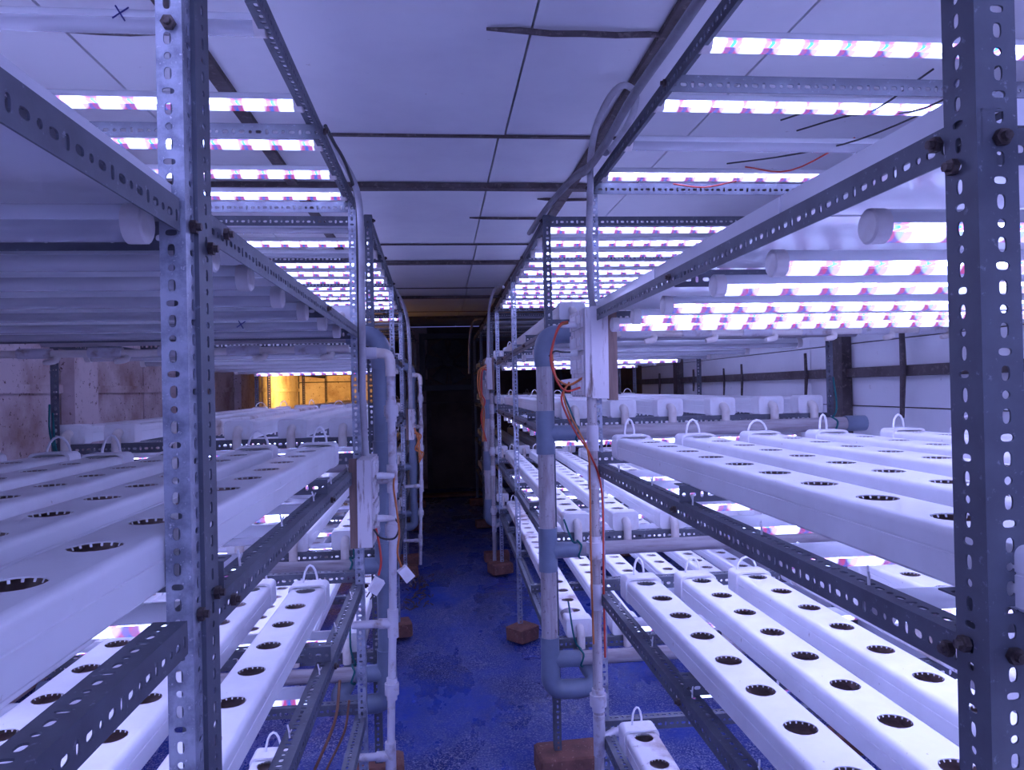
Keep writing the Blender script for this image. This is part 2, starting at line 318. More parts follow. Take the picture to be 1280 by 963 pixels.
# ------------------------------------------------------------------ slotted angle iron (real holes, 2 mm sheet)
PITCH = 0.0195
_ang = {}
def angle(n, wa=0.036, wb=0.036):
    """along +x, corner at origin; flange A in +y (z=0), flange B in -z (y=0); n cells"""
    key = (n, wa, wb)
    if key in _ang: return _ang[key]
    q = MB(); T = 0.002
    def P(fl, u, v, d):
        return (u, v, -d) if fl == 0 else (u, d, -v)
    for fl, wd in ((0, wa), (1, wb)):
        hc = wd * 0.56
        off = 0 if fl == 0 else 1
        for c in range(n):
            u0 = c * PITCH; u1 = u0 + PITCH; um = (u0 + u1) / 2
            kd = (c + off) % 4
            rx, ry = ((0.0070, 0.0042), (0.0040, 0.0040), (0.0070, 0.0042), (0.0036, 0.0066))[kd]
            outer = [(u1, hc), (u1, (hc + wd) / 2), (u1, wd), ((u1 + um) / 2, wd), (um, wd), ((u0 + um) / 2, wd), (u0, wd), (u0, (hc + wd) / 2),
                     (u0, hc), (u0, hc / 2), (u0, 0), ((u0 + um) / 2, 0), (um, 0), ((u1 + um) / 2, 0), (u1, 0), (u1, hc / 2)]
            hole = []
            for k in range(16):
                a = 2 * PI * k / 16; cx, sy = math.cos(a), math.sin(a)
                e = 0.75 if rx != ry else 1.0
                hole.append((um + rx * math.copysign(abs(cx) ** e, cx), hc + ry * math.copysign(abs(sy) ** e, sy)))
            fo = [q.vert(*P(fl, u, v, 0)) for u, v in outer]; fh = [q.vert(*P(fl, u, v, 0)) for u, v in hole]
            bo = [q.vert(*P(fl, u, v, T)) for u, v in outer]; bh = [q.vert(*P(fl, u, v, T)) for u, v in hole]
            for k in range(16):
                j = (k + 1) % 16
                q.face(fo[k], fo[j], fh[j], fh[k]); q.face(bo[j], bo[k], bh[k], bh[j]); q.face(fh[k], fh[j], bh[j], bh[k])
            q.face(fo[2], fo[6], bo[6], bo[2])
        a = [q.vert(*P(fl, 0, v, d)) for v, d in ((0, 0), (wd, 0), (wd, T), (0, T))]; q.face(*a)
        a = [q.vert(*P(fl, n * PITCH, v, d)) for v, d in ((0, 0), (wd, 0), (wd, T), (0, T))]; q.face(*a)
    _ang[key] = q.mesh('slotted_angle', ['steel'], 0)
    return _ang[key]
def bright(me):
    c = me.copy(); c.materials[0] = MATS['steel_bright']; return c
q = MB(); q.tube([(0, 0, 0), (0.006, 0, 0)], 0.008, 6); q.tube([(-0.001, 0, 0), (0.011, 0, 0)], 0.0045, 8); BOLT = q.mesh('bolt', ['bolt_metal'], 30)
q = MB(); q.tube([(0, 0, 0), (0.002, 0.004, 0.012), (0.006, 0.012, 0.02)], 0.0018, 5); q.tube([(0.001, 0, 0.008), (-0.006, -0.01, 0.02)], 0.0015, 5); TIE = q.mesh('wire_tie', ['tube_silicone'], 40)
q = MB()
def brickmesh(lx, ly, lz, seed):
    rnd = random.Random(seed); q = MB(); c = 0.008; rings = []
    for z, s in ((0, c), (c, 0), (lz - c, 0), (lz, c)):
        x, y = lx / 2 - s, ly / 2 - s; k = c
        r = [(-x + k, -y), (x - k, -y), (x, -y + k), (x, y - k), (x - k, y), (-x + k, y), (-x, y - k), (-x, -y + k)]
        rings.append([(a + rnd.uniform(-.004, .004), b_ + rnd.uniform(-.004, .004), z + rnd.uniform(-.002, .002)) for a, b_ in r])
    q.loft(rings); return q.mesh('brick', ['brick_red'], 30)

ORD = ['first', 'second', 'third', 'fourth', 'fifth', 'sixth', 'seventh', 'eighth', 'ninth', 'tenth', 'eleventh', 'twelfth']
class Rack: pass
RACKS = {}
def rack(key, where, s, x0, ya, yb, width, rot, levels, cross, posts, bottom=-1.37, bar_on=(), zt=0.656, tint=(), inset=0.004, wb=0.036):
    """s=+1 right of the aisle, -1 left; levels: rail top heights below the top frame"""
    r = Rack(); RACKS[key] = r
    r.T = Matrix.Translation((x0, ya, 0)) @ Matrix.Rotation(rot, 4, 'Z')
    r.s = s; r.where = where; r.key = key; L = yb - ya
    root = thing('slotted_angle_rack', where[1], 'rack', r.T, 'slotted angle racks along the aisle'); r.root = root
    nL = int(L / PITCH)
    nW = int(width / PITCH)
    X = Vector((s, 0, 0)); Y = Vector((0, 1, 0)); Z = Vector((0, 0, 1))
    for zi, zl in enumerate([zt] + list(levels)):
        # front and back rails: horizontal flange inward, vertical flange down
        link('rail', angle(nL), root, frame((s * inset, 0.0, H(zl)), Y, X, Z))
        link('rail', angle(nL), root, frame((s * (width - 0.004), 0.0, H(zl)), Y, -X, Z))
        for yc in cross:
            up_ = 0.036 if zi in bar_on else -0.0025
            yloc = min(max(yc - ya, 0.003), L - 0.04)
            link('crossbar', angle(nW), root, frame((s * 0.006, yloc, H(zl) + up_), X, Y, Z))
            if abs(zl) < 0.8:
                link('bolt', BOLT, root, frame((0, yloc + 0.012, H(zl) - 0.016), -X, Y, Z))
    hp = H(zt) + 0.002 - H(bottom); nP = int(hp / PITCH)
    for i, yp in enumerate(posts):
        for side in (0, 1):
            xp = 0.0 if side == 0 else s * width; d = X if side == 0 else -X
            yl_ = yp - ya; yd = Y if i < len(posts) - 1 else Y
            me = angle(nP, 0.040 if key == 'R1' and i == 0 else 0.028, wb if i == 0 else 0.036)
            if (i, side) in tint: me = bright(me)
            # along z: flange A in d (faces camera), flange B runs along y
            link('post', me, root, frame((xp, yl_, H(bottom)), Z, d, -yd))
            q_ = brickmesh(0.21, 0.11, 0.08, i * 7 + side + len(RACKS))
            if side == 0 or len(posts) > 2:
                pass
    r.width = width; r.ya = ya; r.yb = yb; r.x0 = x0; r.levels = levels
    return r
lab = 'grey slotted steel rack, '
rack('R0', ('nearest right', lab + 'nearest module on the right, beside the camera'), 1, 0.497, -0.98, 0.61, 1.30, 0, (0.245, -0.245, -0.65, -1.10), (-0.94, -0.1, 0.45), (-0.94, -0.94), bar_on=(2, 3, 4), inset=0.05)
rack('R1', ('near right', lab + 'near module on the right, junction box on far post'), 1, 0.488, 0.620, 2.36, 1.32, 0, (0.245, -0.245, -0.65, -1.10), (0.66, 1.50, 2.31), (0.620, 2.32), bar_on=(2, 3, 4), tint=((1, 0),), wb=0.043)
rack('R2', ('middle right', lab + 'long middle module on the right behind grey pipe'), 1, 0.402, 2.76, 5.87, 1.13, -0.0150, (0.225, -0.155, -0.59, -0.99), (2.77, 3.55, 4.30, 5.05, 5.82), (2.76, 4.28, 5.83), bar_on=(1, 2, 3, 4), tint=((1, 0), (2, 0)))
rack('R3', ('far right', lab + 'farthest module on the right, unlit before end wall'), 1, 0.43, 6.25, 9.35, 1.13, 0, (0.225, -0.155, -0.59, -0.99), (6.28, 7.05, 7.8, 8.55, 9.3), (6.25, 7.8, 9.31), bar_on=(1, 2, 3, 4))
rack('L0', ('nearest left', lab + 'its far post large in the left foreground'), -1, -0.275, -0.94, 0.85, 1.32, 0, (0.216, -0.245, -0.65, -1.10), (-0.9, -0.1, 0.32), (-0.94, 0.84), bar_on=(2, 3, 4), tint=((1, 0),))  # far post: galvanised, its steel also paler for light on the upper face
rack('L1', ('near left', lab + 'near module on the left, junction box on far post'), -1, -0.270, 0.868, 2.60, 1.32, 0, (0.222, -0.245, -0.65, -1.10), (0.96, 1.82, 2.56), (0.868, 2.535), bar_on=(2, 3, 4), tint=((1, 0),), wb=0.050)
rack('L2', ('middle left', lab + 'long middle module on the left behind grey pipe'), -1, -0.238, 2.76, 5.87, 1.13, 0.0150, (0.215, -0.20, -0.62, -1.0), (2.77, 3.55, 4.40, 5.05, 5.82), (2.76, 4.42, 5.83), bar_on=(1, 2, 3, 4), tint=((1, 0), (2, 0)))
rack('L3', ('far left', lab + 'farthest module on the left beside the yellow lit wall'), -1, -0.29, 6.25, 9.35, 1.13, 0, (0.215, -0.20, -0.62, -1.0), (6.28, 7.05, 7.8, 8.55, 9.3), (6.25, 7.8, 9.31), bar_on=(1, 2, 3, 4))
# the bright upper face of the big left post and extra bolts there
def bolt_at(r, p, d):
    d = Vector(d); a = Vector((0, 0, 1)); u = a.cross(d).normalized()
    link('bolt', BOLT, RACKS[r].root, RACKS[r].T.inverted() @ frame(p, d, u, a))
bolt_at('R1', (0.487, 0.648, H(0.200)), (-1, 0, 0)); bolt_at('R1', (0.487, 0.648, H(-0.248)), (-1, 0, 0))
bolt_at('R1', (0.510, 0.619, H(0.218)), (0, -1, 0)); bolt_at('R1', (0.510, 0.619, H(-0.250)), (0, -1, 0))
bolt_at('L0', (-0.288, 0.839, H(0.41)), (0, -1, 0))
for z in (0.19, -0.245): bolt_at('L0', (-0.274, 0.857, H(z)), (1, 0, 0)); bolt_at('L1', (-0.269, 0.902, H(z - 0.016 if z > 0 else z + 0.012)), (1, 0, 0))
for key in ('R1', 'L1', 'R2', 'L2'):
    r = RACKS[key]
    for li, z in ((1, r.levels[1]), (2, r.levels[2])):
        for k in range(5 if key[1] == '1' else 7):
            link('wire_tie', TIE, r.root, frame((r.s * (0.02 + 0.006 * (k % 2)), 0.22 + k * 0.31 + 0.03 * (li - 1), H(z)), Vector((r.s, 0, 0)), Vector((0, 1, 0)), Vector((0, 0, 1))))

# bricks under the posts: things of their own
def brick(x, y, rz, lab, lx=0.21, ly=0.11, lz=0.082, seed=1):
    thing('support_brick', lab, 'brick', Matrix.Translation((x, y, 0.0)) @ Matrix.Rotation(rz, 4, 'Z'), 'bricks propping up the rack posts', brickmesh(lx, ly, lz, seed))
brick(0.455, 2.775, 0.06, 'large red brick under the middle right rack post, behind the grey pipe bend', 0.24, 0.16, 0.088, 3)
brick(0.448, 4.27, 0.7, 'red brick turned cornerwise under the second right post, on blue tarpaulin', 0.15, 0.13, 0.085, 4)
brick(0.448, 5.84, 0.35, 'small dark brick under the third right post along the aisle', 0.17, 0.14, 0.085, 5)
brick(-0.272, 4.47, 0.2, 'red brick under the left rack, second one back from the camera', 0.14, 0.14, 0.085, 6)
brick(-0.28, 5.86, 0.1, 'dark red brick under the left rack, third one back', 0.16, 0.14, 0.085, 7)
brick(-0.262, 2.79, 0.1, 'red brick at the bottom left under the grey drain pipe', 0.2, 0.13, 0.088, 8)
brick(0.51, 2.33, 0.1, 'red brick under the far post of the near right rack', 0.2, 0.11, 0.085, 9)
brick(-0.30, 2.545, 0.1, 'red brick under the far post of the near left rack', 0.12, 0.10, 0.085, 10)
for k, (x, y) in enumerate(((1.52, 2.78), (1.54, 4.3), (-1.36, 2.78), (-1.33, 4.44))):
    brick(x, y, 0.05, 'red brick under a back post of the middle %s rack, %s' % ('right' if x > 0 else 'left', 'nearer one' if y < 3 else 'farther one'), seed=20 + k)
for key, ww in (('R3', 'far right'), ('L3', 'far left')):
    r_ = RACKS[key]
    for y in (6.26, 7.81, 9.32):
        for side in (0, 1): brick(r_.x0 + r_.s * (0.02 + side * (r_.width - 0.04)), y, 0.1, 'red brick in the dark under the %s rack, %s %s post' % (ww, {6: 'nearest', 7: 'middle', 9: 'farthest'}[int(y)], ('aisle side', 'wall side')[side]), seed=int(y))

# ------------------------------------------------------------------ growing channels
def channel_body(L, first, mats, w=0.096, h=0.060):
    """far end at y=0, runs to -L; bottom at z=0; holes in the top"""
    q = MB(); hw = w / 2; r = 0.010; tw = hw - r; pitch = 0.1475; hr = 0.0265; n = int((L - first - 0.05) / pitch) + 1
    def strip(x, z, x2, z2, ya, yb): 
        a = [q.vert(x, ya, z), q.vert(x2, ya, z2), q.vert(x2, yb, z2), q.vert(x, yb, z)]; q.face(*a)
    # sides, corners, bottom (profile from top right corner round to top left)
    prof = [(tw, h)] + [(tw + r * math.sin(a), h - r + r * math.cos(a)) for a in [PI / 12 * k for k in range(1, 7)]] + [(hw, h * 0.60), (hw - 0.0015, h * 0.585), (hw - 0.0015, h * 0.56), (hw, h * 0.545), (hw, 0.004), (hw - 0.004, 0)]
    prof += [(-x, z) for x, z in reversed(prof)]
    q.loft([[(x, -L, z) for x, z in prof], [(x, 0, z) for x, z in prof]], closed=False, caps=False)
    # top with holes
    y = 0.0; cuts = [-(first + pitch * k) for k in range(n)]
    half = pitch / 2
    strip(-tw, h, tw, h, 0, cuts[0] + half); strip(-tw, h, tw, h, cuts[-1] - half, -L)
    for c in cuts:
        outer = [(tw, c), (tw, c + half * .5), (tw, c + half), (tw * .5, c + half), (0, c + half), (-tw * .5, c + half), (-tw, c + half), (-tw, c + half * .5),
                 (-tw, c), (-tw, c - half * .5), (-tw, c - half), (-tw * .5, c - half), (0, c - half), (tw * .5, c - half), (tw, c - half), (tw, c - half * .5)]
        fo = [q.vert(x, y_, h) for x, y_ in outer]
        jj = [hr * (1 + random.uniform(-0.025, 0.025)) for _ in range(16)]
        fh = [q.vert(jj[k] * math.cos(2 * PI * k / 16), c + jj[k] * math.sin(2 * PI * k / 16), h) for k in range(16)]
        bh = [q.vert(jj[k] * math.cos(2 * PI * k / 16), c + jj[k] * math.sin(2 * PI * k / 16), h - 0.0015) for k in range(16)]
        for k in range(16):
            j = (k + 1) % 16; q.face(fo[k], fo[j], fh[j], fh[k]); q.face(fh[k], fh[j], bh[j], bh[k])
            if True:
                cx_, sy_ = math.cos(2 * PI * (k + 0.35) / 16), math.sin(2 * PI * (k + 0.35) / 16); ex, ey = math.cos(2 * PI * (k + 0.6) / 16), math.sin(2 * PI * (k + 0.6) / 16); rr_ = jj[k]
                q.face(*[q.vert(*p) for p in ((rr_ * cx_, c + rr_ * sy_, h - 0.001), (rr_ * ex, c + rr_ * ey, h - 0.001), (rr_ * ex * .93, c + rr_ * ey * .93, h - 0.0045), (rr_ * cx_ * .93, c + rr_ * sy_ * .93, h - 0.0045))])
    # inside
    q.m = 1; iw = hw - 0.004
    q.loft([[(iw, -L, h - 0.004), (iw, -L, 0.028), (-iw, -L, 0.028), (-iw, -L, h - 0.004)], [(iw, 0, h - 0.004), (iw, 0, 0.028), (-iw, 0, 0.028), (-iw, 0, h - 0.004)]], closed=False, caps=False)
    return q.mesh('channel_body', mats, 22)
def capmesh():
    q = MB(); hw, h, r = 0.0525, 0.069, 0.014
    def ring(y, s):
        o = []
        for cx, cz, a0 in ((hw - r, h - r, 0), (-hw + r, h - r, PI / 2), (-hw + r, r - 0.004, PI), (hw - r, r - 0.004, 1.5 * PI)):
            for k in range(4):
                a = a0 + k * PI / 6; o.append(((cx + r * math.cos(a)) * s, y, (cz - 0.0325 + r * math.sin(a)) * s + 0.0325 - 0.001))
        return o
    q.loft([ring(0.05, 0.86), ring(0.05, 1), ring(-0.012, 1), ring(-0.016, 0.95)], caps=False)
    k = len(q.v); q.face(*range(k - 16, k)); return q.mesh('end_cap', ['cap_plastic'], 32)
CAP = capmesh()
q = MB(); q.tube(smooth_path([(0, 0.0, 0.034), (0, -0.02, 0.034), (0, -0.038, 0.026), (0, -0.043, 0.008), (0, -0.043, -0.035)], 4), 0.0155, 14); ELBOW = q.mesh('drain_elbow', ['elbow_plastic'], 50)
def loop_mesh(k):
    q = MB(); w_ = (0.036, 0.05, 0.07)[k]; hh = (0.055, 0.05, 0.042)[k]
    pts = [(-w_ * math.cos(a) * 0.5, -0.012 + 0.028 * a / PI, 0.058 + hh * math.sin(a)) for a in [PI * i / 8 for i in range(9)]]
    q.tube([pts[0][:2] + (0.05,)] + pts + [(pts[-1][0] + 0.004, pts[-1][1] + 0.004, 0.0)], 0.0033, 7); return q.mesh('supply_tube', ['tube_silicone'], 60)
LOOPS = [loop_mesh(k) for k in range(3)]
BODY = {}
for nm, mats in (('clean', ['channel_plastic', 'channel_inside']), ('dirty', ['channel_plastic_dirty', 'channel_inside'])):
    BODY[nm] = channel_body(3.0, 0.075, mats)
def channel(xc, yfar, ztop, label, group, T=None, kind='clean', lp=0, near=True):
    M = Matrix.Translation((xc, yfar, H(ztop) - 0.060))
    if T is not None: M = T @ M
    r = thing('grow_channel', label, 'grow channel', M, group)
    link('channel_body', BODY[kind], r)
    link('end_cap', CAP, r, Matrix.Translation((0, 0, 0)) @ Matrix.Scale(-1, 4, (0, 1, 0)))
    if near:
        link('end_cap', CAP, r, Matrix.Translation((0, -3.0, 0)))
        link('drain_elbow', ELBOW, r, Matrix.Translation((0, -3.0, 0)))
    link('supply_tube', LOOPS[lp % 3], r)
SH = {'B': 'waist-high', 'C': 'lower', 'D': 'bottom', 'A': 'upper'}
def row(key, lev, xs, yfar, zt, dirtyset=(), near=False):
    r = RACKS[key]
    for i, x in enumerate(xs):
        yf = yfar[i] if isinstance(yfar, (list, tuple)) else yfar
        lbl = 'white grow channel, %s from the aisle, %s shelf of %s rack' % (ORD[i], SH[lev], r.where[0])
        if key[1] in '23':
            Mi = r.T; xx = x - r.x0 ; channel(xx, yf - r.ya, zt, lbl, 'grow channels on the racks', Mi, 'dirty' if i in dirtyset else 'clean', i, near)
        else:
            channel(x, yf, zt, lbl, 'grow channels on the racks', None, 'dirty' if i in dirtyset else 'clean', i, near)
row('R1', 'B', [0.562, 0.747, 0.960, 1.16, 1.39, 1.60], [2.16, 2.13, 2.16, 2.14, 2.12, 2.1], -0.151)
row('R1', 'C', [0.562, 0.722, 0.890, 1.10, 1.32, 1.55], [2.09, 2.09, 2.10, 2.2, 2.2, 2.2], -0.551, (3,))
row('R1', 'D', [0.557, 1.25, 1.50], [2.13, 2.18, 2.14], -1.0, (0,))
row('L1', 'B', [-0.352, -0.512, -0.683, -0.86, -1.03, -1.22, -1.42], [2.19, 2.13, 2.03, 2.02, 2.1, 2.1, 2.1], -0.151)
row('L1', 'C', [-0.385, -0.545, -0.73, -0.92, -1.12, -1.35], [2.18, 2.22, 2.1, 2.12, 2.1, 2.1], -0.551, (5,))
row('L1', 'D', [-0.485, -0.72, -0.95, -1.2], [2.12, 2.1, 2.14, 2.1], -1.0)
xr = [0.51, 0.70, 0.885, 1.095, 1.29, 1.45]; xl_ = [-0.36, -0.545, -0.735, -0.94, -1.15, -1.32]
for lev, zt in (('A', 0.322), ('B', -0.057), ('C', -0.490), ('D', -0.892)):
    row('R2', lev, xr if lev != 'D' else [0.512, 0.69, 0.875, 1.075, 1.272, 1.45], 5.80, zt, (0,) if lev == 'D' else (), True)
    row('R3', lev, xr[:5], 9.25, zt, (), True)
for lev, zt in (('A', 0.312), ('B', -0.102), ('C', -0.52), ('D', -0.90)):
    row('L2', lev, xl_, 5.80, zt, (3,) if lev == 'B' else (), True)
    row('L3', lev, xl_[:5], 9.25, zt, (), True)

# white reflector boards on the upper shelf of the near racks
def board(key, x0, x1, y0, y1, lbl):
    q = MB(); zb = H(0.2475 if key[0] == 'R' else 0.2235); q.box(min(x0, x1), y0, zb, max(x0, x1), y1, zb + (0.028 if key[0] == 'R' else 0.009), jit=0.001)
    thing('reflector_board', lbl, 'board', None, 'white boards on the upper shelves', q.mesh('reflector_board', ['board_white'], 0))
for sgn, key, xa, xb, wh in ((1, 'R1', 0.505, 1.78, 'right'), (-1, 'L1', -0.29, -1.56, 'left')):
    edges = (-0.9, -0.2, 0.665, 1.04, 1.68, 2.33) if sgn > 0 else (-0.9, -0.2, 0.945, 1.45, 1.98, 2.55)
    for k in range(5):
        if sgn > 0 and k < 2: continue
        board(key, xa, xb, edges[k] + 0.004, edges[k + 1] - 0.004, 'white reflector board on the near %s upper shelf, %s from the front' % (wh, ORD[k - (2 if sgn > 0 else 0)]))

# ------------------------------------------------------------------ LED tube lights (along x)
LT = {}
def light_meshes(L):
    R_ = 0.0205; d = {}
    q = MB(); n = 10
    q.loft([[(x, R_ * math.cos(PI * k / n), R_ * math.sin(PI * k / n)) for k in range(n + 1)] for x in (0.02, L - 0.02)], closed=True, caps=True)
    d['housing'] = q.mesh('housing', ['lamp_housing'], 40)
    q = MB(); q.box(0.02, -0.010, -0.004, L - 0.02, 0.010, -0.001); d['on'] = q.mesh('diode_strip', ['diode_lit'], 0); d['off'] = q.mesh('diode_strip', ['diode_off'], 0)
    q = MB(); q.loft([[(x, -(R_ - .001) * math.cos(PI * k / n), -(R_ - .001) * math.sin(PI * k / n)) for k in range(n + 1)] for x in (0.02, L - 0.02)], closed=False)
    d['con'] = q.mesh('cover', ['cover_lit'], 60); d['coff'] = q.mesh('cover', ['cover_clear'], 60)
    q = MB(); q.tube([(0, 0, 0), (0.002, 0, 0), (0.020, 0, 0), (0.021, 0, 0)], [0.019, 0.0215, 0.0215, 0.0212], 20); d['cap'] = q.mesh('end_cap', ['lamp_cap'], 32)
    return d
def light(key, x, y, z, L, s, lit, label, T=None):
    if L not in LT: LT[L] = light_meshes(L)
    d = LT[L]
    M = frame((x, y, H(z)), Vector((s, 0, 0)), Vector((0, 1, 0)), Vector((0, 0, 1)))
    if T is not None: M = T @ M
    r = thing('led_tube_light', label, 'light', M, 'LED tube lights across the racks')
    link('housing', d['housing'], r); link('diode_strip', d['on' if lit else 'off'], r)
    link('cover', d['con' if lit else 'coff'], r)
    link('end_cap', d['cap'], r); link('end_cap', d['cap'], r, Matrix.Translation((L - 0.03, 0, 0)))
    return r
UN = {'T': 'under the top frame of', 'A': 'below the upper shelf of', 'B': 'below the waist-high shelf of', 'C': 'below the lower shelf of'}
def lights(key, lev, ys_, z, lit, L=1.22, inset=0.028):
    r = RACKS[key]; out = []
    for i, y in enumerate(ys_):
        on = lit if isinstance(lit, bool) else (i in lit)
        lbl = '%s LED tube, %s from the front, %s %s rack' % ('lit' if on else 'unlit', ORD[i], UN[lev], r.where[0])
        if key[1] in '23': out.append(light(key, r.s * inset, y - r.ya, z, L, r.s, on, lbl, r.T))
        else: out.append(light(key, r.x0 + r.s * inset, y, z, L, r.s, on, lbl))
    return out
lights('R1', 'T', [0.82, 1.10, 1.385, 1.69, 1.975, 2.265], 0.668, (0, 1, 2, 3, 5))
lights('R1', 'A', [0.84, 1.10, 1.345, 1.66, 1.93, 2.17], 0.187, True)
lights('R1', 'B', [0.85, 1.12, 1.38, 1.66, 1.93, 2.19], -0.275, True)
lights('R1', 'C', [0.85, 1.20, 1.65, 2.12], -0.70, True)
LLT = lights('L1', 'T', [1.04, 1.365, 1.725, 2.0, 2.268, 2.515], 0.668, (0, 2, 3, 4, 5))
LLA = lights('L1', 'A', [1.03, 1.22, 1.46, 1.72, 2.0, 2.28], 0.188, False)
lights('L1', 'B', [0.95, 1.22, 1.48, 1.74, 2.0, 2.28], -0.275, (0, 1, 3, 5))
lights('L1', 'C', [0.95, 1.35, 1.75, 2.15], -0.70, True)
lights('R0', 'A', [-0.3, 0.1, 0.45], 0.187, (0, 1)); lights('L0', 'A', [0.1, 0.40, 0.81], 0.183, (0,))
lights('R0', 'T', [-0.3, 0.1, 0.45], 0.668, True); lights('L0', 'T', [-0.3, 0.1, 0.45, 0.72], 0.668, True)  # last left tube added out of view to light the big left post
lights('R0', 'B', [0.1, 0.45], -0.275, True); lights('L0', 'B', [0.1, 0.5], -0.275, True)
y2 = [2.92 + 0.268 * k for k in range(11)]
lights('R2', 'T', y2, 0.640, True, 1.06); lights('L2', 'T', y2, 0.640, (1, 3, 4, 5, 6, 7, 8, 9, 10), 1.06)
lights('R2', 'A', y2[::2], 0.165, (3, 5), 1.06); lights('L2', 'A', y2[::2], 0.155, (5,), 1.06)
y3 = [2.95 + 0.36 * k for k in range(8)]
lights('R2', 'B', y3, -0.215, True, 1.06); lights('R2', 'C', y3, -0.650, True, 1.06)
lights('L2', 'B', y3, -0.260, True, 1.06); lights('L2', 'C', y3, -0.680, (0, 1, 2, 3), 1.06)
y4 = [6.5 + 0.55 * k for k in range(5)]
lights('R3', 'T', y4, 0.640, False, 1.06); lights('L3', 'T', y4, 0.640, (0,), 1.06)
# pen crosses on two unlit tubes
def pen_cross(parent, p, a=0.014):
    q = MB(); q.tube([(-a, 0, a * .7), (0, 0, 0), (a, 0, -a * .7)], 0.0014, 5); q.tube([(-a * .5, 0, -a), (a * .6, 0, a * .9)], 0.0014, 5)
    o = link('pen_cross', q.mesh('pen_cross', ['ink_blue'], 0), parent, Matrix.Translation(p)); o['label'] = 'blue pen cross'
pen_cross(LLT[1], (0.245, -0.0205, 0.006)); pen_cross(LLA[4], (0.215, -0.0205, -0.004), 0.011)

# ------------------------------------------------------------------ plumbing
def union(q, x, y, z, r):
    q.tube([(x, y, z - 0.035), (x, y, z - 0.018), (x, y, z - 0.018), (x, y, z + 0.018), (x, y, z + 0.018), (x, y, z + 0.035)], [r * 1.25, r * 1.25, r * 1.7, r * 1.7, r * 1.25, r * 1.25], 16)
def drain_system(x, y, s, ztop, tees, zbot, xend, T, wh):
    """grey stack of pipe at a rack end with a drain branch for every shelf"""
    rt_ = thing('drain_pipe', 'grey blue PVC drain stack with branches at the near end of the %s rack' % wh, 'pipe', T, 'drain stacks at the rack ends')
    r = 0.030
    q = MB(); q.tube([(x, y, H(zbot + 0.05)), (x, y, H(ztop - 0.06))], r, 20); link('stack_pipe', q.mesh('stack_pipe', ['pipe_old' if s > 0 else 'pipe_grey'], 60), rt_)
    q = MB(); q.tube(smooth_path([(x, y, H(ztop - 0.12)), (x, y, H(ztop - 0.05)), (x + s * 0.02, y, H(ztop - 0.012)), (x + s * 0.06, y, H(ztop)), (x + s * 0.12, y, H(ztop))], 5), r * 1.18, 20)
    link('elbow', q.mesh('elbow', ['pipe_grey'], 60), rt_)
    q = MB(); q.tube([(x + s * 0.1, y, H(ztop)), (xend, y, H(ztop))], r * 0.85, 16); link('branch_pipe', q.mesh('branch_pipe', ['pipe_old_flat'], 60), rt_)
    for z in tees:
        q = MB(); q.tube([(x, y, H(z - 0.075)), (x, y, H(z + 0.085))], r * 1.16, 20); q.tube([(x, y, H(z)), (x + s * 0.11, y, H(z))], r * 1.0, 20)
        link('tee', q.mesh('tee', ['pipe_grey'], 60), rt_)
        q = MB(); q.tube([(x + s * 0.10, y, H(z)), (xend, y, H(z + 0.008))], r * 0.86, 16); link('branch_pipe', q.mesh('branch_pipe', ['pipe_old_flat'], 60), rt_)
        q = MB(); q.tube([(xend - s * 0.05, y, H(z + 0.008)), (xend + s * 0.03, y, H(z + 0.008))], r * 1.0, 16); link('branch_cap', q.mesh('branch_cap', ['pipe_grey'], 60), rt_)
    q = MB(); q.tube(smooth_path([(x, y, H(zbot + 0.13)), (x, y, H(zbot + 0.04)), (x + s * 0.025, y, H(zbot + 0.006)), (x + s * 0.07, y, H(zbot)), (x + s * 0.12, y, H(zbot))], 5), r * 1.16, 20)
    link('elbow', q.mesh('elbow', ['pipe_grey'], 60), rt_)
    q = MB(); q.tube(smooth_path([(x + s * 0.115, y, H(zbot)), (x + s * 0.15, y, H(zbot + 0.006)), (x + s * 0.17, y + 0.02, H(zbot + 0.03)), (x + s * 0.15, y + 0.05, H(zbot + 0.06)), (x + s * 0.13, y + 0.10, H(zbot + 0.11))], 5), r * 1.1, 20)
    link('elbow', q.mesh('elbow', ['pipe_grey'], 60), rt_)
    q = MB(); q.tube([(x + s * 0.13, y + 0.10, H(zbot + 0.11)), (x + s * 0.10, y + 0.22, H(zbot + 0.22))], r * 0.85, 16); link('return_pipe', q.mesh('return_pipe', ['pipe_old_flat'], 60), rt_)
drain_system(0.385, 2.70, 1, 0.20, (-0.168, -0.600, -1.003), -1.115, 1.60, None, 'middle right')
drain_system(-0.212, 2.70, -1, 0.205, (-0.262, -0.628, -1.015), -1.125, -1.37, None, 'middle left')
drain_system(0.385, 6.17, 1, 0.20, (-0.168, -0.600, -1.003), -1.115, 1.50, None, 'far right')
drain_system(-0.235, 6.17, -1, 0.205, (-0.262, -0.628, -1.015), -1.125, -1.30, None, 'far left')
